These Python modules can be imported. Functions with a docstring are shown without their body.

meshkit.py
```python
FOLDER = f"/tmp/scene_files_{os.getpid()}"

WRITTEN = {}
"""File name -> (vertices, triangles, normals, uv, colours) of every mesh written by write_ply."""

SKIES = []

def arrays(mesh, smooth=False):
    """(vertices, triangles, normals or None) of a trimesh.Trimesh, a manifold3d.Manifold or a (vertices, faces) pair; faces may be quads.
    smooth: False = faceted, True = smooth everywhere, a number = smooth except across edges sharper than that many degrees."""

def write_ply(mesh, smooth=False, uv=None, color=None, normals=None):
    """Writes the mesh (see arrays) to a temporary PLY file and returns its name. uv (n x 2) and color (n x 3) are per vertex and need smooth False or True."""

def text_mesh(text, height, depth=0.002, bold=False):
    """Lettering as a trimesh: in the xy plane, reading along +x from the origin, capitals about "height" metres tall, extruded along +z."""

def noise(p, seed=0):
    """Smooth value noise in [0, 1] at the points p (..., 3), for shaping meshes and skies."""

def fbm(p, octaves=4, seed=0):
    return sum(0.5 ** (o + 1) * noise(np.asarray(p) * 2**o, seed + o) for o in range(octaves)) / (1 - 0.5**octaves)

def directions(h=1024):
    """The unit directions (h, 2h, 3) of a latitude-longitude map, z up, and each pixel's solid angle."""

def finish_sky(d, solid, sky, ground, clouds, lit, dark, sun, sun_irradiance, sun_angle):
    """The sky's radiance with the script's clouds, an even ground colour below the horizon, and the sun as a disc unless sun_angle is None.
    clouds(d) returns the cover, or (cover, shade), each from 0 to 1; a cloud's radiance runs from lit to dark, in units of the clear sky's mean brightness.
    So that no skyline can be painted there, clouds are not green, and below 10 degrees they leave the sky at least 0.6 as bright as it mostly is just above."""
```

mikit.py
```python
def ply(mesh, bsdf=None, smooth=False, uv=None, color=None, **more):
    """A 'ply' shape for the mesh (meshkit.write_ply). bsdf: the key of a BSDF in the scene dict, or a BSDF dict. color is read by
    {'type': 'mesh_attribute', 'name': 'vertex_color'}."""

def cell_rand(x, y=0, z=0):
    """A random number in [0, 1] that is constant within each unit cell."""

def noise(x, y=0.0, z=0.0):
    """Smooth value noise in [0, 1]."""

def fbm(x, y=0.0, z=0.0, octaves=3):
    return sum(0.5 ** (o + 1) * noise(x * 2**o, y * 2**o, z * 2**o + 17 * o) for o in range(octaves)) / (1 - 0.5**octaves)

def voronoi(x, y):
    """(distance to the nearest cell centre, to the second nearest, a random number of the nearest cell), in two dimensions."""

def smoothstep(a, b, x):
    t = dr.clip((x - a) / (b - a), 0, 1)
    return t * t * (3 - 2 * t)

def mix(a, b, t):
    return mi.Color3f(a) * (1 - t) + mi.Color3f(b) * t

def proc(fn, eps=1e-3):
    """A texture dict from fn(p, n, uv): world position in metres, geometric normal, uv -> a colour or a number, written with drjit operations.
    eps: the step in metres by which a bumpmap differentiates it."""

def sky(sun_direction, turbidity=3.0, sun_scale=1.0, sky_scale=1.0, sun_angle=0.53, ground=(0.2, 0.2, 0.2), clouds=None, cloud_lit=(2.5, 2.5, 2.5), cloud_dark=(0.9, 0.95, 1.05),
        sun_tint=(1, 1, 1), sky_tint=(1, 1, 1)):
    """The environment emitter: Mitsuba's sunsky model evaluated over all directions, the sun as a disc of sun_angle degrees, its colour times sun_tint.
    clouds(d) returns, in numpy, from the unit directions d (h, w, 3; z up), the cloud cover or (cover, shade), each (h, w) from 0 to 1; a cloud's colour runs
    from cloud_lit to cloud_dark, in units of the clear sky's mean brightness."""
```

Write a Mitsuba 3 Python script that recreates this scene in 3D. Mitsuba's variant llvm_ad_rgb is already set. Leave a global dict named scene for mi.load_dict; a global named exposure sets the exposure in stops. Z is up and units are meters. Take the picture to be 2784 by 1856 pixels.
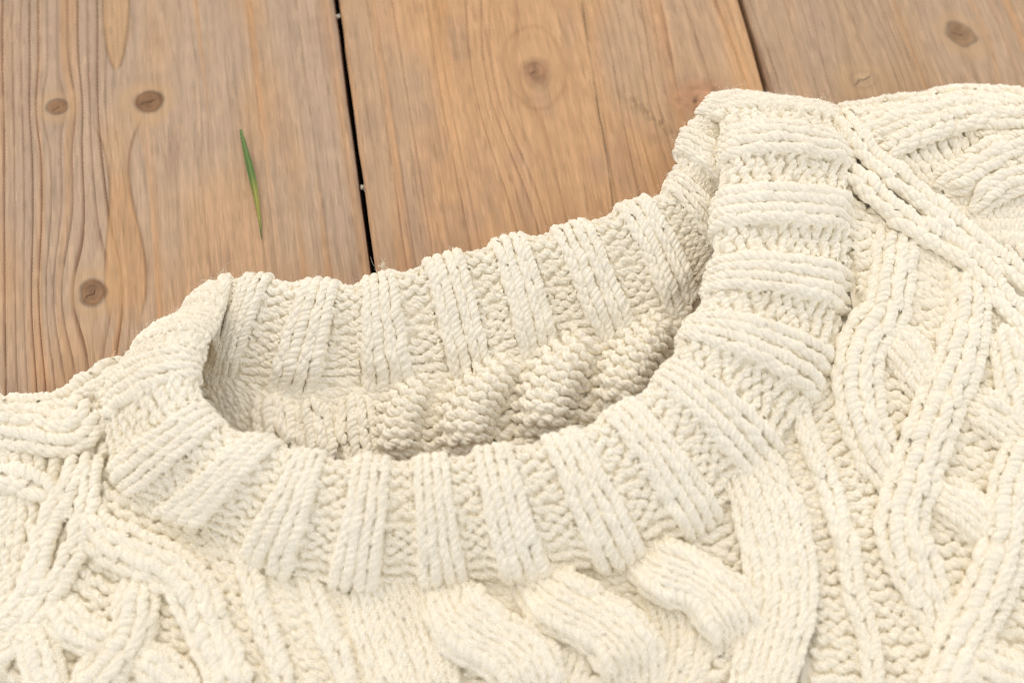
import math
import numpy as np
import drjit as dr
import mitsuba as mi
import mikit
import meshkit
from scipy.interpolate import CubicSpline

T = mi.ScalarTransform4f
scene, labels = {}, {}

# ------------------------------------------------------------------ camera, light, exposure
PW, PH, PF = 2784.0, 1856.0, 3867.0            # the photograph's pixels and its focal length in them
DIST = 0.50                                     # camera to the deck along the optical axis
PITCH = math.atan2(8099.0, PF)
FWD = np.array([0.0, math.cos(PITCH), -math.sin(PITCH)])
RIGHT = np.array([1.0, 0.0, 0.0])
UP = np.array([0.0, math.sin(PITCH), math.cos(PITCH)])
EYE = -DIST * FWD
FOCUS = 0.498
scene['camera'] = {
    'type': 'thinlens', 'fov': math.degrees(2 * math.atan(PW / 2 / PF)), 'fov_axis': 'x',
    'aperture_radius': 0.0041, 'focus_distance': FOCUS, 'near_clip': 0.02, 'far_clip': 60.0,
    'to_world': T().look_at(origin=EYE.tolist(), target=[0, 0, 0], up=UP.tolist())}
scene['sky_light'] = mikit.sky([-0.35, 0.62, 0.85], turbidity=3, sun_scale=0.17, sun_angle=40,
                               clouds=lambda d: 1.0, cloud_lit=(2.5, 2.46, 2.42), sun_tint=(1.0, 0.97, 0.92))
exposure = 2.05

# ------------------------------------------------------------------ helpers
def at(px, py, z):
    """The point at height z (metres) that was traced at pixel (px, py) of the photograph."""
    px, py, z = np.broadcast_arrays(np.asarray(px, float), np.asarray(py, float), np.asarray(z, float))
    d = (px - PW / 2)[..., None] * RIGHT + (PH / 2 - py)[..., None] * UP + PF * FWD
    return EYE + d * ((z - EYE[2]) / d[..., 2])[..., None]

def unit(a):
    return a / np.maximum(np.linalg.norm(a, axis=-1, keepdims=True), 1e-12)

def sstep(a, b, x):
    t = np.clip((x - a) / (b - a), 0, 1)
    return t * t * (3 - 2 * t)

def nz(p, f, seed=0):
    return meshkit.fbm(np.asarray(p) * f + 50.0, 2, seed) - 0.5

rng = np.random.default_rng(7)

def in_frame(P, margin=90):
    d = P - EYE
    k = PF / np.maximum(d @ FWD, 1e-6)
    x, y = PW / 2 + d @ RIGHT * k, PH / 2 - d @ UP * k
    return (x > -margin) & (x < PW + margin) & (y > -margin) & (y < PH + margin)

class Build:
    """Collects tubes and sheets of one part; put() makes them one mesh of the scene."""
    def __init__(self):
        self.v, self.f, self.nn, self.uv, self.n = [], [], [], [], 0
    def add(self, v, f, n=None, uv=None):
        self.v.append(v.reshape(-1, 3)); self.f.append(f + self.n); self.n += self.v[-1].shape[0]
        self.nn.append(np.zeros_like(self.v[-1]) if n is None else n.reshape(-1, 3))
        self.uv.append(np.zeros((len(self.v[-1]), 2)) if uv is None else uv.reshape(-1, 2))
    def join(self, o):
        self.add(np.vstack(o.v), np.vstack(o.f), np.vstack(o.nn), np.vstack(o.uv))
    def sweep(self, C, R, N, lead=0.0062, plies=3, seg=4):
        """K yarns of M points: C (K, M, 3), radii R, rough normals N. Each yarn is three plies twisted round one another;
        a ply's surface is open where it touches the others. uv: turns of the twist along the yarn, and round the ply."""
        K, M = C.shape[:2]
        t = unit(np.gradient(C, axis=1))
        b = unit(np.cross(t, N)); n = np.cross(b, t)
        arc = np.concatenate([np.zeros((K, 1)), np.cumsum(np.linalg.norm(np.diff(C, axis=1), axis=-1), 1)], 1)
        lead = lead * (0.85 + 0.3 * rng.random((K, 1)))
        u = arc / lead + rng.random((K, 1))
        ps = np.linspace(-1.95, 1.95, seg + 1)
        i, j = np.meshgrid(np.arange(M - 1), np.arange(seg), indexing='ij')
        s1 = seg + 1
        q = np.stack([i * s1 + j, i * s1 + j + 1, (i + 1) * s1 + j + 1, (i + 1) * s1 + j], -1).reshape(-1, 4)
        f0 = np.vstack([q[:, [0, 1, 2]], q[:, [0, 2, 3]]])
        for k in range(plies):
            ph = 2 * np.pi * (k / plies + u)
            e = np.cos(ph)[..., None] * n + np.sin(ph)[..., None] * b
            c = C + 0.47 * R[..., None] * e
            tp = unit(np.gradient(c, axis=1))
            f = unit(np.cross(e, tp)); e2 = np.cross(tp, f)
            rad = np.cos(ps)[:, None] * e2[:, :, None] + np.sin(ps)[:, None] * f[:, :, None]
            V = c[:, :, None] + (0.57 * R)[..., None, None] * rad
            uv = np.stack([np.broadcast_to(u[..., None], V.shape[:3]), np.broadcast_to(0.5 + ps / 6.28 + k, V.shape[:3])], -1)
            self.add(V, (f0[None, :, ::-1] + (np.arange(K) * M * s1)[:, None, None]).reshape(-1, 3), rad, uv)
    def hair(self, C, R, N, sides=3):
        K, M = C.shape[:2]
        t = unit(np.gradient(C, axis=1))
        b = unit(np.cross(t, N)); n = np.cross(b, t)
        th = np.arange(sides) * 2 * np.pi / sides
        rad = np.cos(th)[None, None, :, None] * n[:, :, None] + np.sin(th)[None, None, :, None] * b[:, :, None]
        V = C[:, :, None] + R[..., None, None] * rad
        i, j = np.meshgrid(np.arange(M - 1), np.arange(sides), indexing='ij')
        q = np.stack([i * sides + j, i * sides + (j + 1) % sides, (i + 1) * sides + (j + 1) % sides, (i + 1) * sides + j], -1).reshape(-1, 4)
        f = np.vstack([q[:, [0, 1, 2]], q[:, [0, 2, 3]]])
        self.add(V, (f[None] + (np.arange(K) * M * sides)[:, None, None]).reshape(-1, 3), rad)
    def grid(self, P):
        a, b = P.shape[:2]
        i, j = np.meshgrid(np.arange(a - 1), np.arange(b - 1), indexing='ij')
        q = np.stack([i * b + j, i * b + j + 1, (i + 1) * b + j + 1, (i + 1) * b + j], -1).reshape(-1, 4)
        n = unit(np.cross(np.gradient(P, axis=1), np.gradient(P, axis=0)))
        uv = np.stack(np.meshgrid(np.linspace(0, 1, a), np.linspace(10, 11, b), indexing='ij'), -1)
        self.add(P, np.vstack([q[:, [0, 1, 2]], q[:, [0, 2, 3]]]), n, uv)
    def ribbon(self, C, R, N):
        K, M = C.shape[:2]
        t = unit(np.gradient(C, axis=1))
        b = unit(np.cross(t, N))
        V = np.stack([C - R[..., None] * b, C + R[..., None] * b], 2)
        i = np.arange(M - 1)
        q = np.stack([2 * i, 2 * i + 1, 2 * i + 3, 2 * i + 2], -1)
        f = np.vstack([q[:, [0, 1, 2]], q[:, [0, 2, 3]]])
        self.add(V, (f[None] + (np.arange(K) * M * 2)[:, None, None]).reshape(-1, 3))
    def mesh(self):
        return np.vstack(self.v), np.vstack(self.f)
    def put(self, key, bsdf, smooth=True):
        k, c = key, 0
        while k in scene:
            c += 1; k = f'{key}_{c:03d}'
        if bsdf == 'mat_wool':
            path = meshkit.write_ply(self.mesh(), False, np.vstack(self.uv), None, np.vstack(self.nn))
            scene[k] = {'type': 'ply', 'filename': path, 'face_normals': False, 'bsdf': {'type': 'ref', 'id': bsdf}}
        else:
            scene[k] = mikit.ply(self.mesh(), bsdf, smooth=smooth)
        return k

# ------------------------------------------------------------------ materials
DIRV = np.array([-1446.0, 8975.0]) / math.hypot(1446, 8975)       # direction of the boards
PERP = np.array([DIRV[1], -DIRV[0]])

def uw(px, py):
    p = at(px, py, 0.0)[..., :2]
    return p @ PERP, p @ DIRV

GAP1 = float(np.mean([uw(914, 0)[0], uw(1008, 700)[0]]))
GAP2 = float(np.mean([uw(2017, 0)[0], uw(2093, 262)[0]]))
# knots: traced pixel, half width (m), half length (m), reach of the grain that flows round it, strength
KNOTS = [((408, 275), .0056, .0054, .0125, 1.0), ((158, 292), .0044, .0034, .0065, 1.0), ((250, 795), .0046, .0058, .012, 1.0),
         ((1457, 195), .0065, .0078, .021, 1.0), ((1905, 265), .014, .011, .026, .55),
         ((2610, 92), .0050, .0058, .0125, 1.0), ((2350, 215), .0050, .0042, .013, .8)]
KN = [(float(uw(*k[0])[0]), float(uw(*k[0])[1]), *k[1:]) for k in KNOTS]

def fit(points, deg=3):
    """Polynomial across = f(along) through traced points of a grain line."""
    q = np.array([uw(*k) for k in points], float)
    return [float(c) for c in np.polyfit(q[:, 1], q[:, 0], deg)], float(q[:, 1].min()), float(q[:, 1].max())

def poly(c, x):
    out = mi.Float(0)
    for k in c:
        out = out * x + k
    return out

FL_L = fit([(240, 318), (266, 370), (285, 410), (294, 439), (296, 510), (292, 600), (290, 680), (286, 800)])
FL_R = fit([(380, 335), (362, 380), (347, 423), (352, 485), (366, 560), (378, 612), (390, 710), (398, 800)])
PK_L = fit([(282, -80), (280, 0), (283, 80), (292, 140), (312, 196)])
PK_R = fit([(352, -80), (350, 0), (347, 80), (338, 140), (320, 196)])
CRACK = fit([(1577, -60), (1590, 80), (1612, 200), (1632, 320), (1648, 420), (1662, 530), (1672, 600)])
BRUSH = fit([(1700, 250), (1740, 290), (1790, 335), (1850, 372)], 2)

def wood_fields(p):
    """(across, along, grain coordinate, nearest-knot measure 0 at its centre and 1 at its rim)"""
    u = p.x * float(PERP[0]) + p.y * float(PERP[1])
    w = p.x * float(DIRV[0]) + p.y * float(DIRV[1])
    g = u + 0.0022 * (mikit.noise(w * 7 + 3, u * 22) - 0.5) + 0.0007 * (mikit.noise(w * 26, u * 60 + 9) - 0.5)
    kq = mi.Float(9)
    for i, (ku, kw, a, b, reach, s) in enumerate(KN):
        du, dw = u - ku, w - kw
        wob = 1 + 0.22 * (mikit.noise(du * 160 + 7 * i, dw * 160) - 0.5)
        q = dr.sqrt(dr.square(du / a) + dr.square(dw / b)) * wob
        far = dr.square(du / reach) + dr.square(dw / (reach * 2.1))
        g -= s * du * dr.exp(-far)
        kq = dr.minimum(kq, q + (0 if i != 4 else 0.25))
    return u, w, g, kq

def ring(u, g):
    """(late wood 0 to 1, a number of the ring): wide clear rings on the far side of the first board, finer ones elsewhere"""
    x = g * 280 + 0.8 * mikit.noise(g * 70 + 2, 0.5) + 1.2 * mikit.noise(g * 24, 4.5)
    f = x - dr.floor(x)
    late = mikit.smoothstep(0.45, 0.93, f) ** 2 * (1 - mikit.smoothstep(0.95, 1.0, f))
    return late, mikit.cell_rand(dr.floor(x), 3, 1)

def wood_color(p, n, uv):
    u, w, g, kq = wood_fields(p)
    late, rnd = ring(u, g)
    board = dr.select(u < GAP1, 0.0, dr.select(u < GAP2, 1.0, 2.0))
    big = mikit.fbm(u * 26 + board * 7, w * 9 + board * 3, 1.0, 3)
    mid = mikit.fbm(u * 70 + board * 5, w * 30, 2.0, 3)
    fib = mikit.noise(u * 2600, w * 90) * 0.5 + mikit.noise(u * 1100 + 5, w * 40) * 0.5
    streak = mikit.noise(g * 230 + board * 11, w * 5)
    grey = mi.Color3f(0.405, 0.280, 0.195)
    warm = mi.Color3f(0.500, 0.286, 0.142)
    tan = mi.Color3f(0.395, 0.248, 0.140)
    base = dr.select(board < 0.5, mikit.mix(grey, warm, mikit.smoothstep(0.5, 0.72, big) * 0.65),
                     dr.select(board < 1.5, mikit.mix(warm, grey, mikit.smoothstep(0.52, 0.75, big) * 0.6),
                               mikit.mix(tan, grey, mikit.smoothstep(0.42, 0.7, big) * 0.8)))
    base = mikit.mix(base, mi.Color3f(0.50, 0.235, 0.075), mikit.smoothstep(0.60, 0.9, streak) * 0.42)
    base = mikit.mix(base, mi.Color3f(0.34, 0.215, 0.15), mikit.smoothstep(0.55, 0.8, mid) * 0.45)
    # growth rings: strong towards the far side of the first board
    clear = mikit.smoothstep(GAP1 - 0.098, GAP1 - 0.078, g)
    strength = dr.select(board < 0.5, 0.95 - 0.68 * clear, 0.48) * (0.18 + 1.0 * rnd * rnd + 0.35 * (1 - clear) * dr.select(board < 0.5, 1.0, 0.0)) * (0.7 + 0.6 * mid)
    base *= 1 - mi.Color3f(0.50, 0.60, 0.66) * late * dr.minimum(strength, 1)
    # pitch pocket and the flame under the round knot, both with dark outlines
    lf, rf = poly(FL_L[0], w), poly(FL_R[0], w)
    on = (1 - mikit.smoothstep(FL_L[2] - 0.012, FL_L[2], w)) * mikit.smoothstep(FL_L[1] - 0.02, FL_L[1], w)
    ins = mikit.smoothstep(-0.0004, 0.0004, u - lf) * (1 - mikit.smoothstep(-0.0004, 0.0004, u - rf))
    warmth = 1 - mikit.smoothstep(float(uw(320, 520)[1]), float(uw(320, 420)[1]), w)
    base = mikit.mix(base, mi.Color3f(0.46, 0.255, 0.115) * (0.85 + 0.3 * fib), ins * on * (0.25 + 0.5 * warmth))
    edge = dr.exp(-dr.square((u - lf) * 1900)) * 0.55 + dr.exp(-dr.square((u - rf) * 1500)) * 0.6
    base *= 1 - mi.Color3f(0.5, 0.62, 0.7) * edge * on
    lp, rp = poly(PK_L[0], w), poly(PK_R[0], w)
    on = mikit.smoothstep(PK_L[1], PK_L[1] + 0.003, w)
    ins = mikit.smoothstep(-0.0005, 0.0005, u - lp) * (1 - mikit.smoothstep(-0.0005, 0.0005, u - rp))
    base = mikit.mix(base, mi.Color3f(0.47, 0.285, 0.145), ins * on * 0.8)
    base *= 1 - mi.Color3f(0.5, 0.6, 0.7) * (dr.exp(-dr.square((u - lp) * 1500)) + dr.exp(-dr.square((u - rp) * 1500))) * on * 0.6
    # a drying crack and a torn patch on the middle board
    cr = u - poly(CRACK[0], w) + 0.0006 * (mikit.noise(w * 160, 2.5) - 0.5)
    base *= 1 - 0.55 * dr.exp(-dr.square(cr * 2600)) * mikit.smoothstep(0.25, 0.6, mikit.noise(w * 45, 8.5))
    br = dr.abs(u - poly(BRUSH[0], w)) * 230 + 0.6 * mikit.noise(u * 900, w * 900)
    base *= 1 - mi.Color3f(0.35, 0.38, 0.42) * dr.exp(-dr.square(br * 1.2)) * mikit.smoothstep(BRUSH[1] - 0.004, BRUSH[1] + 0.004, w) * (1 - mikit.smoothstep(BRUSH[2] - 0.004, BRUSH[2] + 0.003, w)) * mikit.smoothstep(0.3, 0.6, mikit.noise(u * 1300, w * 500))
    base *= 0.86 + 0.28 * (0.5 * mikit.noise(u * 1500, w * 60) + 0.5 * mikit.noise(u * 720 + 5, w * 22))
    fleck = mikit.smoothstep(0.70, 0.86, mikit.noise(u * 1150 + 3, w * 130))
    base = mikit.mix(base, mi.Color3f(0.62, 0.40, 0.22), fleck * 0.22 * mikit.smoothstep(0.35, 0.6, mid))
    base *= 1 - 0.13 * mikit.smoothstep(0.74, 0.9, mikit.noise(u * 1400 + 57, w * 120))
    base *= 0.92 + 0.16 * mikit.noise(u * 2300 + 17, w * 240)
    # weathering: dull blotches, small dark specks and pale scuffs
    base *= 0.93 + 0.14 * mikit.fbm(u * 300, w * 160, 3.0, 2)
    # knots
    for i, (ku, kw, a, b, reach, s) in enumerate(KN):
        du, dw = u - ku, w - kw
        ang, ln, hc, dark, halo_k = KLOOK[i]
        wob = 1 + 0.40 * (mikit.noise(du * 95 + 7.3 * i, dw * 95 + 2.1 * i) - 0.5) + 0.16 * (mikit.noise(du * 300 + 7 * i, dw * 300) - 0.5)
        q = dr.sqrt(dr.square(du / a) + dr.square(dw / b)) * wob
        rings = 0.5 + 0.5 * dr.sin(q * 19 + 4 * mikit.noise(u * 260, w * 260 + i))
        heart = mi.Color3f(*hc) * (0.88 + 0.16 * rings) * (0.55 + 0.9 * mikit.fbm(u * 330 + i, w * 330, 1.0, 3))
        ins = 1 - mikit.smoothstep(1.0 - 0.16 - halo_k * 0.5, 1.02, q)
        base = mikit.mix(base, mi.Color3f(0.48, 0.29, 0.14), dr.exp(-dr.square((q - 1.45) * 1.9)) * 0.45 * (1 - 0.6 * halo_k))
        base = mikit.mix(base, heart, ins * 0.85)
        base *= 1 - dark * dr.exp(-dr.square((q - 0.97) * 8)) * (0.4 + 0.9 * mikit.noise(du * 260 + i, dw * 260))
        c, sn = math.cos(ang), math.sin(ang)
        x, y = (du * c + dw * sn) / a, (dw * c - du * sn) / a
        y = y + 0.45 * (mikit.noise(x * 2.3 + 11 * i, 3.7 * i) - 0.5)
        base *= 1 - 0.6 * dr.exp(-dr.square(y * 16)) * (1 - mikit.smoothstep(ln * 0.4, ln, dr.abs(x + 0.2)))
        if i == 3:   # growth rings of the branch, oval round the knot
            q2 = dr.sqrt(dr.square(du / 0.0125) + dr.square((dw - 0.002) / 0.021)) + 0.12 * mikit.noise(u * 120, w * 120)
            base *= 1 - mi.Color3f(0.11, 0.14, 0.16) * (dr.exp(-dr.square((q2 - 1.0) * 16)) + 0.4 * dr.exp(-dr.square((q2 - 0.76) * 13)))
    return dr.clip(mikit.mix(base, mi.Color3f(mi.luminance(base)), 0.13) * mi.Color3f(1.12, 1.135, 1.11), 0.004, 0.9)

# knots: angle and length of the crack, colour of the heart, dark rim, softness
KLOOK = [(0.45, .7, (0.20, 0.095, 0.040), .35, 0), (0.8, .5, (0.21, 0.105, 0.045), .4, .2), (0.75, .8, (0.20, 0.098, 0.042), .35, .1), (0.4, .25, (0.30, 0.155, 0.085), .18, .5),
         (0.5, .1, (0.42, 0.215, 0.115), .05, 1.0), (-0.3, .6, (0.25, 0.14, 0.07), .35, .3), (0.42, 1.1, (0.40, 0.265, 0.155), .10, .9)]

def wood_height(p, n, uv):
    u, w, g, kq = wood_fields(p)
    late, rnd = ring(u, g)
    fib = mikit.noise(u * 2600, w * 90) * 0.6 + mikit.noise(u * 1100 + 5, w * 40)
    ins = 1 - mikit.smoothstep(0.8, 1.05, kq)
    return (late * 0.00010 + fib * 0.00006) * (1 - ins) + ins * (0.00012 + 0.00008 * mikit.noise(u * 1500, w * 1500))

scene['mat_wood'] = {'type': 'bumpmap', 'arbitrary': mikit.proc(wood_height, eps=2e-4), 'scale': 1.0,
                     'bsdf': {'type': 'twosided', 'bsdf': {'type': 'principled', 'base_color': mikit.proc(wood_color), 'roughness': 0.75, 'specular': 0.18}}}

def wool_color(p, n, uv):
    a = mikit.fbm(p.x * 60, p.y * 60, p.z * 60, 2)
    b = dr.select(uv.y > 5, 0.5, mikit.noise(uv.y * 7 + uv.x * 3, uv.x * 4, p.x * 120 + p.y * 90))
    return mikit.mix(mi.Color3f(0.83, 0.782, 0.665), mi.Color3f(0.88, 0.846, 0.752), a) * (0.91 + 0.13 * b)

scene['mat_wool'] = {'type': 'twosided', 'bsdf': {'type': 'principled', 'base_color': mikit.proc(wool_color), 'roughness': 0.95, 'specular': 0.12, 'sheen': 0.4, 'sheen_tint': 0.3}}
scene['mat_fibre'] = {'type': 'twosided', 'bsdf': {'type': 'diffuse', 'reflectance': {'type': 'rgb', 'value': [0.82, 0.77, 0.66]}}}
scene['mat_soil'] = {'type': 'twosided', 'bsdf': {'type': 'diffuse', 'reflectance': {'type': 'rgb', 'value': [0.035, 0.027, 0.02]}}}

def grass_color(p, n, uv):
    t = uv.y
    c = mikit.mix(mi.Color3f(0.085, 0.155, 0.03), mi.Color3f(0.26, 0.25, 0.05), mikit.smoothstep(0.35, 0.62, t) * (1 - mikit.smoothstep(0.75, 0.95, t)))
    c = mikit.mix(c, mi.Color3f(0.055, 0.10, 0.02), mikit.smoothstep(0.85, 1.0, t))
    rib = dr.exp(-dr.square(uv.x * 7))
    return c * (0.72 + 0.5 * mikit.noise(uv.x * 9, uv.y * 4)) * (1 + 0.35 * rib)
scene['mat_grass'] = {'type': 'twosided', 'bsdf': {'type': 'principled', 'base_color': mikit.proc(grass_color), 'roughness': 0.5}}

# ------------------------------------------------------------------ the deck
g = Build()
xs = np.linspace(-8, 8, 9)
g.grid(np.stack([*np.meshgrid(xs, xs, indexing='ij'), np.full((9, 9), -0.11)], -1)[:, ::-1])
g.put('ground', 'mat_soil', smooth=False)
labels['ground'] = {'kind': 'structure', 'label': 'dark ground under the gaps of the wooden deck'}

def board(u0, u1, knots, key, step=0.0022, along=180):
    W0, W1 = -0.42, 0.62
    rad, depth = 0.0022, 0.026
    prof = [(u0, -depth)] + [(u0 + rad - rad * math.cos(a), -rad + rad * math.sin(a)) for a in np.linspace(0, np.pi / 2, 7)]
    inner = np.linspace(u0 + rad, u1 - rad, int((u1 - u0) / step))[1:-1]
    prof += [(x, 0.0) for x in inner]
    prof += [(u1 - rad + rad * math.sin(a), -rad + rad * math.cos(a)) for a in np.linspace(0, np.pi / 2, 7)] + [(u1, -depth)]
    prof = np.array(prof)
    ws = np.concatenate([np.linspace(W0, -0.12, 40), np.linspace(-0.118, 0.26, along), np.linspace(0.265, W1, 40)])
    U, Wd = np.meshgrid(prof[:, 0], ws, indexing='ij')
    Z = np.repeat(prof[:, 1:], len(ws), 1)
    edge = np.minimum(U - u0, u1 - U)
    Z = Z - 0.0006 * np.exp(-edge / 0.006) * meshkit.noise(np.stack([Wd * 60, U * 20, U * 0], -1), 3)
    U = U + np.where(edge < rad * 1.01, 0.0006 * (meshkit.noise(np.stack([Wd * 90, U * 0 + u0 * 100, U * 0], -1), 5) - 0.5), 0)
    P = np.concatenate([U[..., None] * PERP + Wd[..., None] * DIRV, Z[..., None]], -1)
    a, b = P.shape[:2]
    i, j = np.meshgrid(np.arange(a - 1), np.arange(b - 1), indexing='ij')
    q = np.stack([i * b + j, (i + 1) * b + j, (i + 1) * b + j + 1, i * b + j + 1], -1).reshape(-1, 4)
    uc, wc = U.reshape(-1)[q].mean(1), Wd.reshape(-1)[q].mean(1)
    pts = P.reshape(-1, 3)
    own = np.full(len(q), -1)
    for k in knots:
        own[((uc - KN[k][0]) / KN[k][2]) ** 2 + ((wc - KN[k][1]) / KN[k][3]) ** 2 < 1.0] = k
    def piece(sel, name):
        qq = q[sel]
        ids, inv = np.unique(qq, return_inverse=True)
        f = inv.reshape(-1, 4)
        bb = Build(); bb.add(pts[ids], np.vstack([f[:, [0, 1, 2]], f[:, [0, 2, 3]]]))
        return bb.put(name, 'mat_wood')
    me = piece(own < 0, key)
    for k in knots:
        piece(own == k, me + '__knot')
    return me

HG = 0.00095
board(GAP1 - 0.170, GAP1 - HG, [0, 1, 2], 'deck__plank')
board(GAP1 + HG, GAP2 - HG, [3, 4], 'deck__plank')
board(GAP2 + HG, GAP2 + 0.150, [5, 6], 'deck__plank')
for k in range(2):
    board(GAP1 - 0.170 - 2 * HG - 0.150 * (k + 1) - 2 * HG * k, GAP1 - 0.170 - 2 * HG - 0.150 * k - 2 * HG * k, [], 'deck__plank', 0.012, 60)
    board(GAP2 + 0.150 + 2 * HG + (0.150 + 2 * HG) * k, GAP2 + 0.150 + 0.150 + (0.150 + 2 * HG) * k, [], 'deck__plank', 0.012, 60)
labels['deck'] = {'kind': 'structure', 'label': 'weathered brown softwood deck of wide boards'}
labels['deck__plank'] = {'label': 'greyish brown board with round knots under the grass blade'}
labels['deck__plank_001'] = {'label': 'orange brown middle board between the two dark gaps'}
labels['deck__plank_002'] = {'label': 'brown board with an oval knot and a cracked rough patch'}

# ------------------------------------------------------------------ knitting
class Patch:
    """A surface through traced lines: lines[k] = [(px, py, z mm), ...] from v=0 to v=1 at parameter s[k]."""
    def __init__(self, lines, s=None, height=None, roll=None, rim=0.0):
        self.L = np.array(lines, float)
        self.s = np.arange(len(lines), dtype=float) if s is None else np.array(s, float)
        self.cs = CubicSpline(self.s, self.L, bc_type='natural')
        self.m = self.L.shape[1]
        self.vk = np.linspace(0, 1, self.m)
        self.height, self.roll, self.rim, self.sign = height, roll, rim, 1.0
        if height is not None:
            self.sign = float(np.sign(self.frame(self.s.mean(), 0.5)[1][2]))
    def raw(self, s, v):
        c = self.cs(s)
        out = 0
        for i in range(self.m):
            w = 1.0
            for j in range(self.m):
                if j != i:
                    w = w * (v - self.vk[j]) / (self.vk[i] - self.vk[j])
            out = out + c[..., i, :] * np.asarray(w)[..., None]
        z = out[..., 2] / 1000
        if self.height is not None:
            z = z + self.height(out[..., 0], out[..., 1])
        return at(out[..., 0], out[..., 1], z)
    def frame(self, s, v):
        s, v = np.broadcast_arrays(np.asarray(s, float), np.asarray(v, float))
        vc = np.maximum(v, self.rim) if self.roll else v
        e = 0.02
        P = self.raw(s, vc)
        ds = self.raw(s + e, vc) - self.raw(s - e, vc)
        dv = (self.raw(s, vc + e) - self.raw(s, vc - e)) / (2 * e)
        N = unit(np.cross(dv, ds)) * self.sign
        if self.roll:
            R = self.roll
            Tn = unit(dv)
            ph = np.clip(self.rim - v, 0, None) * np.linalg.norm(dv, axis=-1) / R
            c, sn = np.cos(ph)[..., None], np.sin(ph)[..., None]
            P = P - Tn * R * sn - N * R * (1 - c)
            N = N * c - Tn * sn
        return P, N

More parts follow.
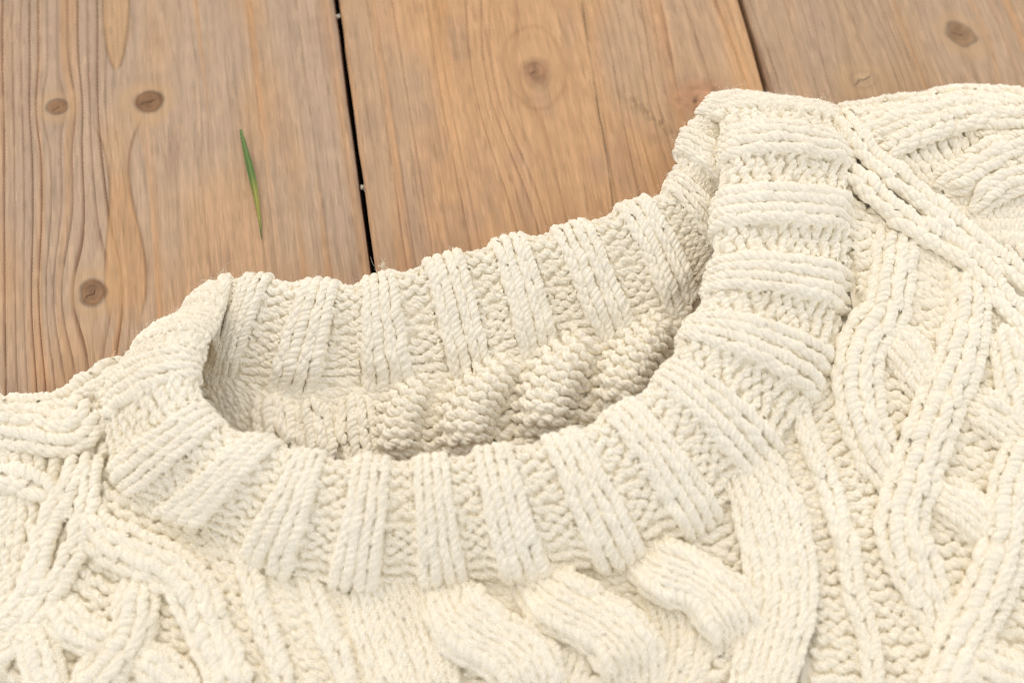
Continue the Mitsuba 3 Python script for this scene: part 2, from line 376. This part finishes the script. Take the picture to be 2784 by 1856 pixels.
class Rope(Patch):
    """A band along a traced line: s from -1 to 1 across it, v from 0 to 1 along it."""
    def __init__(self, pts, width, lift, height, ends=(1, 1), taper=(0.85, 0.85), dome=1.0, power=2.4, waist=0.0):
        self.power, self.waist = power, waist
        pts = np.array(pts, float)
        d = np.concatenate([[0], np.cumsum(np.linalg.norm(np.diff(pts, axis=0), axis=1))])
        self.len = d[-1]
        self.c = CubicSpline(d / d[-1], pts, bc_type='natural')
        self.width, self.lift, self.height, self.ends, self.taper, self.dome = width, lift / 1000, height, ends, taper, dome
        self.roll, self.sign = None, 1.0
    def raw(self, s, v):
        c = self.c(np.clip(v, -0.1, 1.1)); t = unit(self.c(np.clip(v, -0.1, 1.1), 1))
        n = np.stack([t[..., 1], -t[..., 0]], -1)
        w = self.width / 2 * (self.taper[0] + (1 - self.taper[0]) * sstep(0, .35, v)) * (self.taper[1] + (1 - self.taper[1]) * sstep(0, .35, 1 - v))
        w = w * (1 - self.waist * np.exp(-((v - 0.5) / 0.2) ** 2))
        p = c + n * (s * w)[..., None]
        e = (1 - (1 - self.ends[0]) * (1 - sstep(0, .28, v))) * (1 - (1 - self.ends[1]) * (1 - sstep(0, .28, 1 - v)))
        z = self.height(p[..., 0], p[..., 1]) + self.lift * e * (1 - self.dome * 0.75 * np.clip(np.abs(s), 0, 1.2) ** self.power)
        return at(p[..., 0], p[..., 1], z)

def knit(B, patch, s0, ws, v0, v1, nc, n0=0.0, sub=None, M=15, tilt=1.0, fat=1.0, jit=1.0, arch=0.62):
    """A wale of nc knit stitches: two plump legs each, the V of stockinette. s0, ws: centre and width in s. sub(s): extra height."""
    L = (v1 - v0) / nc
    j = np.arange(nc)
    Pj, Nj = patch.frame(np.full(nc, s0), v0 + (j + .5) * L)
    j = j[in_frame(Pj) & ((unit(EYE - Pj) * Nj).sum(-1) > -0.45)]
    nc = len(j)
    if nc == 0:
        return
    t = np.linspace(-1, 1, M)
    c0 = patch.frame(np.full(nc, s0) - ws / 2, v0 + (j + .5) * L)[0]
    c1 = patch.frame(np.full(nc, s0) + ws / 2, v0 + (j + .5) * L)[0]
    W = np.linalg.norm(c1 - c0, axis=-1)
    Lw = np.linalg.norm(patch.frame(np.full(nc, s0), v0 + (j + 1) * L)[0] - patch.frame(np.full(nc, s0), v0 + j * L)[0], axis=-1)
    r = np.clip(0.262 * W, 0.00110, 0.0021) * fat * (1 + 0.07 * jit * rng.standard_normal(nc))
    for sg in (-1, 1):
        ja = 0.035 * jit * rng.standard_normal((nc, 1)); jb = 0.10 * jit * rng.standard_normal((nc, 1)); jn = 0.16 * jit * rng.standard_normal((nc, 1))
        reach = 0.88
        a = sg * (0.245 + tilt * 0.105 * np.sin(t * 1.35)) + ja
        b = reach * t + jb
        n = arch * (1 - ((t + 0.22) / 1.05) ** 2) - 0.35 * np.clip(t, 0, 1) ** 2 + jn
        s = s0 + a * ws
        v = v0 + (j[:, None] + 0.5 - b) * L
        P, N = patch.frame(np.broadcast_to(s, v.shape), v)
        extra = n0 + n * r[:, None] + (0 if sub is None else sub(np.broadcast_to(s, v.shape), v))
        C = P + N * extra[..., None]
        R = r[:, None] * (1 - 0.22 * np.abs(t) ** 3)
        C = C + 0.0006 * jit * np.stack([nz(C, 55, 1), nz(C, 55, 2), nz(C, 55, 3)], -1)
        B.sweep(C, R, N)

def purl(B, patch, sA, sB, nst, v0, v1, nr, n0=0.0, sub=None, per=23, fat=1.0, stagger=True, jit=1.0, rmax=0.0021):
    """nr rows of nst purl stitches between s=sA and sB: looped yarn whose heads and feet lie in front."""
    L = (v1 - v0) / nr
    M = int(per * nst) + 1
    x = np.linspace(0, 2 * np.pi * nst, M)
    rows = np.arange(nr)[:, None]
    ph = (rng.random((nr, 1)) - 0.5) * 1.1 * jit
    xa = x[None] + ph
    a = 0.14
    s = sA + (sB - sA) * (xa / (2 * np.pi) + a * np.sin(2 * xa)) / nst
    wob = 0.22 * jit * (meshkit.noise(np.stack([xa * 0.35, rows + 0 * xa, 0 * xa + n0 * 997], -1), 11) - 0.5) * 2
    v = v0 + (rows + 0.5 - 0.66 * np.cos(xa) + wob) * L
    P, N = patch.frame(s, v)
    Wp = np.linalg.norm(patch.frame(np.array([sB]), np.array([(v0 + v1) / 2]))[0] - patch.frame(np.array([sA]), np.array([(v0 + v1) / 2]))[0]) / nst
    Lw = np.linalg.norm(patch.frame(np.array([(sA + sB) / 2]), np.array([v1]))[0] - patch.frame(np.array([(sA + sB) / 2]), np.array([v0]))[0]) / nr
    r = float(np.clip(min(0.36 * Wp, 0.47 * Lw), 0.0010, rmax)) * fat
    extra = n0 + r * 0.75 * np.cos(2 * xa) + (0 if sub is None else sub(s, v))
    C = P + N * extra[..., None]
    C = C + 0.0007 * jit * np.stack([nz(C, 60, 4), nz(C, 60, 5), nz(C, 60, 6)], -1)
    R = r * (1 + 0.10 * np.cos(2 * xa) + 0.12 * (meshkit.noise(np.stack([xa * 0.5, rows * 3.1 + 0 * xa, 0 * xa], -1), 12) - 0.5))
    ok = (in_frame(C.reshape(-1, 3)).reshape(C.shape[:2]) & ((unit(EYE - C) * N).sum(-1) > -0.45)).any(1)
    B.sweep(C[ok], R[ok], N[ok])

def back(B, patch, sA, sB, v0, v1, ns, nv, n0, sub=None):
    s, v = np.meshgrid(np.linspace(sA, sB, ns), np.linspace(v0, v1, nv), indexing='ij')
    P, N = patch.frame(s, v)
    B.grid(P + N * (n0 + (0 if sub is None else sub(s, v)))[..., None] if sub is not None else P + N * n0)

RIBH = 0.0040
def ribs_of(n, soft_end):
    def ribsub(s, v):
        f = np.abs(s - np.round(s))
        amp = RIBH * (0.55 + 0.45 * sstep(0.12, 0.42, v)) * (1 - 0.85 * sstep(0.78, 1.04, v)) * (1 - 0.55 * (1 - sstep(2.2, 3.6, s)) * soft_end - 0.45 * sstep(n - 3.2, n - 2, s) * soft_end)
        return amp * (1 - sstep(0.16, 0.42, f)) - 0.0004 - 0.0040 * sstep(0.93, 1.08, v) * soft_end
    return ribsub

# --- the collar: lines along the ribs, from the rim (v=0) to the neck seam (v=1)
FRONT = [
    [(594, 812, 24), (566, 806, 19), (540, 826, 6)],
    [(556, 884, 35), (478, 892, 30), (392, 928, 10)],
    [(512, 984, 39), (405, 1014, 34), (288, 1092, 15)],
    [(560, 1126, 38), (445, 1226, 32), (318, 1318, 14)],
    [(722, 1190, 37), (594, 1306, 31), (464, 1415, 14)],
    [(842, 1230, 36), (788, 1388, 31), (722, 1548, 16)],
    [(1012, 1240, 36), (990, 1420, 31), (955, 1602, 16)],
    [(1172, 1238, 36), (1186, 1410, 31), (1210, 1592, 16)],
    [(1340, 1215, 36), (1378, 1390, 31), (1436, 1578, 16)],
    [(1520, 1170, 36), (1605, 1350, 31), (1702, 1540, 16)],
    [(1680, 1098, 36), (1795, 1255, 31), (1916, 1440, 16)],
    [(1808, 1000, 36), (1938, 1120, 31), (2082, 1272, 16)],
    [(1866, 882, 36), (2050, 932, 31), (2240, 1022, 20)],
    [(1932, 746, 36), (2110, 756, 31), (2286, 786, 20)],
    [(1952, 570, 35), (2122, 568, 31), (2302, 580, 20)],
    [(1962, 392, 34), (2140, 390, 30), (2318, 425, 16)],
    [(1950, 276, 24), (2110, 298, 20), (2286, 318, 14)],
    [(1960, 258, 8), (2110, 285, 6), (2286, 302, 4)]]
BACK = [
    [(612, 765, 26), (592, 885, 18), (572, 1005, 12)],
    [(692, 748, 26), (648, 885, 18), (602, 1025, 10)],
    [(872, 768, 26), (838, 905, 18), (795, 1045, 10)],
    [(1028, 752, 26), (1042, 892, 18), (1062, 1032, 10)],
    [(1205, 692, 26), (1242, 850, 18), (1285, 1015, 10)],
    [(1384, 642, 26), (1422, 790, 18), (1460, 938, 10)],
    [(1545, 602, 26), (1606, 750, 18), (1670, 892, 10)],
    [(1722, 540, 26), (1788, 680, 18), (1850, 815, 11)],
    [(1840, 495, 27), (1902, 580, 20), (1950, 655, 14)],
    [(1872, 392, 28), (1915, 440, 24), (1960, 480, 20)],
    [(1925, 290, 26), (1950, 300, 22), (1985, 310, 18)]]
front = Patch(FRONT, roll=0.0045, rim=0.17)
backc = Patch(BACK, roll=0.0042, rim=0.19)
NC = 12
def collar(patch, n, first, last, v_top, v_end, key, soft_end):
    ribsub = ribs_of(n, soft_end)
    base = Build()
    for i in range(n - 1):
        lo, hi = i + 0.27, i + 0.73
        if i + 0.5 < first - 0.3 or i + 0.5 > last + 0.3:
            continue
        purl(base, patch, lo, hi, 2, v_top, v_end, int(round((v_end - v_top) * NC)), n0=0.0002, sub=ribsub, jit=1.6, fat=1.04)
    back(base, patch, first - 0.4, last + 0.4, v_top, v_end, 16 * n, 40, 0.0000, sub=ribsub)
    k = base.put(key, 'mat_wool')
    for i in range(n):
        if i < first or i > last:
            continue
        b = Build()
        for sg in (-1, 1):
            knit(b, patch, i + sg * 0.142, 0.285, v_top, v_end, int(round((v_end - v_top) * NC)), n0=0.0004, sub=ribsub, fat=0.98, arch=0.5, jit=0.8, tilt=0.8)
        b.put(k + '__rib', 'mat_wool')
    return k

collar(front, len(FRONT), 0, 17, -0.13, 1.08, 'sweater__collar', 1.0)
collar(backc, len(BACK), 0, 10, -0.12, 1.06, 'sweater__collar__inner_band', 0.0)

# the collar is double: its inner layer, and the fold where front and back meet
b = Build()
ss, vv = np.meshgrid(np.linspace(-0.3, 16.8, 160), np.linspace(0.17, 1.0, 16), indexing='ij')
P, N = front.frame(ss, vv)
b.grid((P - N * 0.0085)[:, ::-1])
vv = np.linspace(0.2, 1.0, 16)
A = front.frame(np.full(16, -0.1), vv)[0]; Z = backc.frame(np.full(16, 0.0), vv)[0]
A2 = front.frame(np.full(16, 1.2), vv)[0] - front.frame(np.full(16, 1.2), vv)[1] * 0.008
k = np.linspace(0, 1, 10)[:, None, None]
b.grid(A[None] * (1 - k) + Z[None] * k - np.array([0, 0, 0.0035]))
b.grid(A2[None] * (1 - k) + Z[None] * k - np.array([0, 0, 0.0045]))
b.put('sweater__collar__inner_layer', 'mat_wool')

# --- the body: a soft height field over the traced outline
EDGE = np.array([(-1500, 1100), (-400, 1088), (-20, 1086), (120, 1092), (185, 1045), (262, 990), (420, 1010), (900, 1250), (1500, 1250), (1950, 700), (2150, 330), (2300, 302), (2370, 298), (2420, 282), (2520, 270), (2610, 246), (2700, 250), (2784, 258), (3200, 262), (4300, 300)], float)
def edge_dist(px, py):
    p = np.stack([px, py], -1)
    best = np.full(px.shape, 1e9)
    for a, b in zip(EDGE[:-1], EDGE[1:]):
        ab = b - a
        t = np.clip(((p - a) @ ab) / (ab @ ab), 0, 1)
        best = np.minimum(best, np.linalg.norm(p - a - t[..., None] * ab, axis=-1))
    yb = np.interp(px, EDGE[:, 0], EDGE[:, 1])
    return np.where(py > yb, best, -best)
def body(px, py):
    px, py = np.broadcast_arrays(np.asarray(px, float), np.asarray(py, float))
    d = np.clip(edge_dist(px, py) / 85, 0, 1)
    dome = np.sqrt(np.clip(1 - (1 - d) ** 2, 0, 1))
    puff = 3.0 * (meshkit.noise(np.stack([px / 330, py / 330, 0 * px], -1), 21) - 0.5)
    return (0.5 + (14.5 + puff) * dome) / 1000

def field(lines, nst, nr, key, s=None, off=0.0, v=(0, 1), parent=None):
    """A purl field between traced wale lines."""
    p = Patch([[(x, y, off) for x, y in l] for l in lines], s=s, height=body)
    b = Build()
    purl(b, p, p.s[0], p.s[-1], nst, v[0], v[1], nr, n0=0.0)
    back(b, p, p.s[0] - .15, p.s[-1] + .15, v[0] - .03, v[1] + .03, 40, 60, -0.0002)
    return b

def rope(pts, width, wales, lift, ends=(1, 1), taper=(0.85, 0.85), dome=1.0, course=32, fat=1.0, tilt=1.0, power=2.4, waist=0.0):
    r = Rope(pts, width, lift, body, ends, taper, dome, power, waist)
    b = Build()
    nc = max(2, int(round(r.len / course)))
    for k in range(wales):
        knit(b, r, (k + .5) / wales * 2 - 1, 2 / wales, 0, 1, nc, fat=fat * 1.02, tilt=tilt)
    back(b, r, -1, 1, 0, 1, 13, 24, 0.0004)
    return b

# front of the body
B = field([[(225, 1230), (165, 1480), (-10, 1800)], [(315, 1310), (260, 1600), (150, 1890)], [(465, 1380), (470, 1640), (420, 1890)], [(600, 1430), (650, 1650), (690, 1890)],
           [(760, 1490), (820, 1690), (880, 1890)], [(950, 1540), (985, 1710), (1050, 1890)]], 19, 15, '')
B2 = field([[(2080, 1210), (2190, 1480), (2200, 1890)], [(2190, 1090), (2290, 1450), (2375, 1890)], [(2275, 1000), (2400, 1400), (2510, 1890)]], 6, 25, '')
B3 = field([[(2290, 560), (2390, 1150), (2490, 1890)], [(2420, 600), (2540, 1150), (2630, 1890)], [(2560, 690), (2690, 1180), (2780, 1890)], [(2700, 800), (2830, 1220), (2930, 1890)]], 9, 40, '')
B4 = field([[(1180, 1560), (1230, 1690), (1280, 1890)], [(1500, 1470), (1560, 1640), (1600, 1890)], [(1760, 1380), (1800, 1600), (1820, 1890)], [(2010, 1240), (2060, 1500), (2080, 1890)]], 17, 15, '')
BB = Build()
for x in (B, B2, B3, B4):
    BB.join(x)
# the layer under the collar and the cables
yb = np.interp(np.linspace(-900, 3700, 300), [-60, 240, 300, 420, 560, 700, 900, 1200, 1400, 1600, 1760, 1900, 2050, 2120, 2160, 2180, 2300, 2850],
               [1100, 1250, 1240, 1320, 1400, 1440, 1480, 1480, 1460, 1400, 1320, 1200, 1050, 900, 600, 420, 330, 300])
sx, sy = np.meshgrid(np.linspace(-900, 3700, 300), np.linspace(0, 1, 90), indexing='ij')
sy = yb[:, None] * (1 - sy) + 2700 * sy
BB.grid(at(sx, sy, body(sx, sy) - 0.0022))
BK = BB.put('sweater__body', 'mat_wool')

def part(b, key, label=None):
    k = b.put(key, 'mat_wool')
    if label:
        labels[k] = {'label': label}
    return k

# centre cable: columns that cross over one another in slanting S-shaped ropes
part(rope([(1040, 1585), (1078, 1690), (1112, 1780), (1150, 1890)], 260, 6, 3.2, dome=.4, power=4), BK + '__cable_strand')
part(rope([(1500, 1640), (1532, 1740), (1515, 1810), (1470, 1900)], 175, 4, 2.2, power=4), BK + '__cable_strand')
part(rope([(1800, 1600), (1840, 1700), (1835, 1790), (1800, 1900)], 185, 4, 2.2, power=4), BK + '__cable_strand')
part(rope([(2030, 1255), (2085, 1380), (2112, 1500), (2122, 1620), (2100, 1740), (2060, 1890)], 190, 4, 7.0, dome=.6, power=3), BK + '__cable_strand')
part(rope([(1205, 1575), (1235, 1650), (1310, 1725), (1395, 1775), (1440, 1840), (1455, 1920)], 186, 4, 12.0, ends=(.4, .45), taper=(.72, .85), dome=1.0, power=3.5, waist=.2), BK + '__cable_strand')
part(rope([(1440, 1560), (1490, 1612), (1580, 1665), (1668, 1722), (1715, 1790), (1722, 1860)], 184, 4, 12.0, ends=(.3, .25), taper=(.70, .80), dome=1.0, power=3.5, waist=.24), BK + '__cable_strand')
part(rope([(1722, 1492), (1780, 1538), (1870, 1575), (1950, 1632), (1995, 1705), (2002, 1770)], 172, 4, 12.0, ends=(.3, .25), taper=(.70, .78), dome=1.0, power=3.5, waist=.24), BK + '__cable_strand')
# single ridges
part(rope([(2160, 1080), (2186, 1156), (2230, 1268), (2257, 1335), (2288, 1446), (2311, 1535), (2324, 1625), (2355, 1714), (2372, 1890)], 62, 1, 3.6, dome=.3, tilt=1.1, course=36), BK + '__ridge')
part(rope([(650, 1480), (683, 1580), (714, 1692), (750, 1781), (776, 1890)], 62, 1, 3.6, dome=.3, tilt=1.1, course=36), BK + '__ridge')
part(rope([(835, 1570), (884, 1692), (929, 1803), (955, 1890)], 64, 1, 3.6, dome=.3, tilt=1.1, course=36), BK + '__ridge')
# lattice cables on the right
RL = 6.4
part(rope([(2440, 640), (2425, 740), (2400, 860), (2350, 930), (2330, 1010), (2345, 1130), (2390, 1240), (2450, 1330)], 124, 2, RL, ends=(.6, .5)), BK + '__lattice_cable')
part(rope([(2640, 740), (2632, 880), (2590, 1020), (2530, 1170), (2480, 1320), (2452, 1420), (2480, 1530), (2530, 1640), (2580, 1740)], 132, 2, RL + 1.2, ends=(.6, .5)), BK + '__lattice_cable')
part(rope([(2800, 1210), (2750, 1330), (2735, 1470), (2690, 1600), (2620, 1740), (2560, 1890)], 132, 2, RL + 1.2), BK + '__lattice_cable')
part(rope([(2730, 900), (2760, 1020), (2790, 1120), (2830, 1180)], 110, 2, RL), BK + '__lattice_cable')
part(rope([(2400, 915), (2450, 950), (2500, 1020), (2540, 1090)], 108, 3, RL, ends=(.6, .4), taper=(.8, .6)), BK + '__cable_leaf')
part(rope([(2530, 1340), (2600, 1375), (2660, 1420), (2712, 1480)], 112, 3, RL, ends=(.6, .4), taper=(.8, .6)), BK + '__cable_leaf')
part(rope([(2620, 1100), (2690, 1130), (2750, 1175), (2830, 1230)], 108, 3, RL, ends=(.6, .4), taper=(.8, .6)), BK + '__cable_leaf')
part(rope([(2620, 1780), (2690, 1810), (2790, 1850)], 110, 2, RL, ends=(.6, 1), taper=(.8, .9)), BK + '__cable_leaf')
# lattice cables on the left
part(rope([(232, 1400), (270, 1455), (335, 1492), (430, 1528), (508, 1580), (549, 1669), (594, 1781), (628, 1890)], 118, 2, RL + 1.0, ends=(.7, 1)), BK + '__lattice_cable')
part(rope([(385, 1560), (374, 1650), (350, 1736), (290, 1810), (235, 1890)], 112, 2, RL, ends=(.4, 1)), BK + '__lattice_cable')
part(rope([(90, 1700), (112, 1780), (135, 1890)], 110, 2, RL, ends=(.6, 1)), BK + '__lattice_cable')
part(rope([(140, 1628), (188, 1696), (250, 1735), (310, 1756)], 98, 2, RL, ends=(.6, .4), taper=(.8, .6)), BK + '__cable_leaf')
part(rope([(372, 1775), (446, 1822), (510, 1880)], 104, 2, RL, ends=(.6, 1), taper=(.8, .9)), BK + '__cable_leaf')

# raglan seams
SEAM = 'sweater__raglan_seam'
part(rope([(2285, 318), (2330, 375), (2366, 420), (2430, 478), (2494, 530), (2570, 592), (2650, 655), (2810, 780)], 66, 1, 5.2, dome=.4, tilt=1.05, course=35), SEAM)
part(rope([(2318, 470), (2370, 518), (2436, 580), (2503, 625), (2615, 690), (2682, 752), (2740, 825), (2830, 930)], 66, 1, 5.2, dome=.4, tilt=1.05, course=35), SEAM)
part(rope([(248, 1250), (236, 1379), (214, 1468), (147, 1602), (89, 1692), (-30, 1810)], 62, 1, 4.6, dome=.4, tilt=1.05, course=35), SEAM)
part(rope([(208, 1262), (170, 1350), (134, 1424), (103, 1535), (67, 1625), (-30, 1745)], 62, 1, 4.6, dome=.4, tilt=1.05, course=35), SEAM)

# sleeves
s1 = field([[(2290, 314), (2550, 288), (2830, 288)], [(2325, 345), (2560, 325), (2830, 340)], [(2400, 440), (2620, 425), (2830, 435)], [(2520, 555), (2690, 550), (2830, 555)], [(2690, 690), (2770, 690), (2850, 690)]], 8, 15, '')
k = part(s1, 'sweater__sleeve')
part(rope([(2296, 310), (2420, 292), (2520, 281), (2610, 262), (2700, 266), (2840, 276)], 64, 1, 1.5, dome=.5, course=34, tilt=.7), k + '__cable_strand')
part(rope([(2340, 372), (2420, 340), (2530, 312), (2640, 292), (2710, 288)], 78, 2, 5.0, ends=(.6, .8), course=34), k + '__cable_strand')
part(rope([(2400, 425), (2480, 372), (2560, 340), (2660, 318), (2740, 300)], 62, 1, 5.0, ends=(.6, .6), course=34, tilt=1.3), k + '__cable_strand')
part(rope([(2650, 330), (2720, 330), (2830, 318)], 100, 2, 5.0, ends=(.5, 1), course=34), k + '__cable_strand')
part(rope([(2560, 505), (2640, 470), (2700, 430), (2790, 400)], 88, 2, 6.5, ends=(.5, .8), course=34), k + '__cable_strand')
part(rope([(2650, 560), (2700, 510), (2760, 480), (2830, 470)], 88, 2, 6.0, ends=(.5, .8), course=34), k + '__cable_strand')
s2 = field([[(-30, 1108), (110, 1118), (330, 1022)], [(-30, 1180), (110, 1182), (320, 1110)], [(-30, 1300), (90, 1300), (265, 1260)], [(-30, 1480), (70, 1470), (240, 1410)], [(-30, 1720), (40, 1660), (180, 1580)]], 10, 9, '')
k = part(s2, 'sweater__sleeve')
part(rope([(-40, 1104), (110, 1110), (180, 1092), (250, 1046), (330, 995)], 60, 1, 1.5, dome=.5, ends=(1, .6), course=34, tilt=.7), k + '__cable_strand')
part(rope([(-40, 1165), (80, 1166), (160, 1182), (215, 1165), (246, 1120)], 122, 2, 4.2, course=34), k + '__cable_strand')
part(rope([(-40, 1298), (40, 1302), (100, 1322), (180, 1395)], 70, 1, 3.8, course=34, tilt=1.3), k + '__cable_strand')

# inside of the back, seen through the neck opening
inn = Patch([[(345, 1010, 4), (320, 1080, 4), (340, 1250, 3)], [(545, 950, 7), (535, 1050, 6), (590, 1210, 4)], [(620, 1030, 9), (650, 1110, 7), (690, 1220, 5)], [(800, 1060, 9), (830, 1150, 6), (860, 1260, 5)], [(1080, 1030, 9), (1085, 1140, 7), (1090, 1290, 5)], [(1290, 1000, 9), (1290, 1110, 7), (1290, 1280, 5)],
             [(1480, 930, 9), (1500, 1050, 7), (1510, 1240, 5)], [(1680, 885, 9), (1720, 1000, 7), (1740, 1160, 5)], [(1860, 800, 10), (1890, 900, 8), (1920, 1010, 6)]])
b = Build()
purl(b, inn, 0, 8, 32, 0, 1, 9, n0=0, jit=0.6)
back(b, inn, -.1, 8.2, -.06, 1.1, 60, 30, -0.0012)
IK = part(b, 'sweater__back_lining', 'inside of the back seen through the neck opening')
flat = lambda px, py: np.full(np.shape(px), 0.0045)
def lobe(pts, width, nst, rows, lift):
    width, rows, lift = width * 0.86, rows + 1, lift * 1.5
    r = Rope(pts, width, lift, flat, ends=(.7, .3), taper=(.75, .8), dome=1.3)
    b = Build()
    purl(b, r, -1, 1, nst, 0, 1, rows, rmax=0.0018, jit=0.7)
    back(b, r, -1, 1, 0, 1, 12, 20, -0.0012)
    part(b, IK + '__cable_strand')
lobe([(1150, 1030), (1100, 1100), (1075, 1180), (1080, 1260)], 150, 4, 8, 7)
lobe([(1370, 985), (1300, 1060), (1262, 1150), (1270, 1250)], 185, 5, 9, 9)
lobe([(1585, 925), (1520, 1000), (1480, 1090), (1470, 1200)], 195, 5, 9, 9)
lobe([(1800, 880), (1740, 950), (1695, 1030), (1680, 1130)], 185, 5, 9, 9)
def inner_knit(pts, width, wales):
    r = Rope(pts, width, 6.0, flat, dome=.8)
    b = Build()
    for k in range(wales):
        knit(b, r, (k + .5) / wales * 2 - 1, 2 / wales, 0, 1, 5)
    back(b, r, -1, 1, 0, 1, 8, 12, -0.0012)
    part(b, IK + '__ridge')
inner_knit([(740, 1085), (745, 1140), (760, 1230)], 110, 2)
inner_knit([(845, 1100), (852, 1150), (868, 1260)], 95, 2)
inner_knit([(965, 1085), (972, 1150), (990, 1260)], 95, 2)

# loose fibres over the wool
def fuzz(b, count, lo, hi, rad, seed, M, rim=False):
    r = np.random.default_rng(seed)
    src = [k for k in scene if k.startswith('sweater') and 'lining' not in k and (not rim or 'collar' in k or 'sleeve' in k)]
    V, Nn = [], []
    for k in src:
        v, f, n, _, _ = meshkit.WRITTEN[scene[k]['filename']]
        V.append(v[::7]); Nn.append(np.asarray(n)[::7])
    V, Nn = np.vstack(V).astype(float), np.vstack(Nn).astype(float)
    ok = (Nn[:, 2] > -0.2) & (Nn[:, 2] < 0.5) if rim else Nn[:, 2] > -0.2
    V, Nn = V[ok], Nn[ok]
    idx = r.integers(0, len(V), count)
    p0, n0 = V[idx], Nn[idx]
    d = unit(n0 * 0.8 + r.standard_normal((count, 3)) * 0.75)
    L = lo + (hi - lo) * r.random(count) ** 3
    curl = r.standard_normal((count, 3)) * 0.9
    pts = [p0]
    for m in range(M - 1):
        d = unit(d + np.cross(curl, d) * 0.35 + r.standard_normal((count, 3)) * 0.16)
        pts.append(pts[-1] + d * (L / (M - 1))[:, None])
    C = np.stack(pts, 1)
    C[..., 2] = np.maximum(C[..., 2], 0.0003)
    R = np.broadcast_to(rad * np.linspace(1, .45, M), C.shape[:2])
    N = np.broadcast_to(unit(np.cross(unit(C[:, 1] - C[:, 0]), r.standard_normal((count, 3))))[:, None], C.shape)
    b.ribbon(C, R, N)
b = Build()
fuzz(b, 14000, 0.001, 0.0050, 0.000055, 33, 4, True)
fuzz(b, 52000, 0.0007, 0.0034, 0.000048, 31, 3)
fuzz(b, 4500, 0.003, 0.0120, 0.000045, 32, 7)
FK = b.put('sweater__fuzz', 'mat_fibre', smooth=False)
labels[FK] = {'kind': 'stuff'}
labels['sweater'] = {'label': 'cream cable knit wool sweater with ribbed collar lying on the wooden deck', 'category': 'sweater'}
labels['sweater__collar__inner_band'] = {'label': 'inside of the ribbed collar at the back of the neck'}

# ------------------------------------------------------------------ the grass blade
mid = np.array([(654, 352), (668, 410), (684, 475), (697, 540), (706, 600), (711, 650)], float)
d = np.linspace(0, 1, 6)
cs = CubicSpline(d, mid)
t = np.linspace(0, 1, 40)
c = cs(t)
wd = np.interp(t, [0, .06, .3, .48, .7, 1], [9, 13, 26, 27, 15, 2]) * 0.37
s = np.linspace(-1, 1, 7)
X = c[:, None, 0] + wd[:, None] * s[None]
Y = c[:, None, 1] - 0.12 * wd[:, None] * s[None]
Zt = 0.0006 + 0.0022 * (1 - t)[:, None] ** 2 + 0.0006 * np.abs(s)[None] * np.sin(np.pi * t)[:, None] + 0.0008 * np.sin(t * 5)[:, None] ** 2
top = at(X, Y, Zt); bot = at(X, Y, Zt - 0.00035)
loop = np.concatenate([top, bot[:, ::-1], top[:, :1]], 1)
gb = Build(); gb.grid(loop)
uvs = np.concatenate([np.stack([np.broadcast_to(s, X.shape), np.broadcast_to(t[:, None], X.shape)], -1)] * 2 + [np.stack([np.full((40, 1), -1.0), t[:, None]], -1)], 1).reshape(-1, 2)
scene['grass_blade'] = mikit.ply(gb.mesh(), 'mat_grass', smooth=True, uv=uvs)
labels['grass_blade'] = {'label': 'narrow pointed green grass blade lying on the greyish board', 'category': 'grass blade'}

# lint caught on the boards
def lint(px, py, z, size, label, seed):
    r = np.random.default_rng(seed)
    o = at(px, py, z)
    K, M = 26, 8
    d = unit(r.standard_normal((K, 3)))
    C = [o + r.standard_normal((K, 3)) * size * 0.30]
    for m in range(M - 1):
        d = unit(d + r.standard_normal((K, 3)) * 0.5)
        C.append(C[-1] + d * size / M)
    C = np.stack(C, 1)
    C[..., 2] = np.maximum(C[..., 2], z - 0.0012)
    b = Build()
    b.hair(C, np.full((K, M), 0.00006), np.broadcast_to([0.13, 0.2, 0.97], C.shape), 4)
    k = b.put('lint_tuft', 'mat_fibre')
    labels[k] = {'label': label, 'category': 'lint'}
lint(984, 508, 0.0, 0.0014, 'small white lint tuft caught halfway down the gap between the boards', 1)
lint(919, 44, 0.0, 0.0012, 'tiny white lint speck in the board gap near the far end', 2)
lint(1040, 722, 0.0235, 0.0020, 'white wool tuft standing on the collar rim beside the board gap', 3)
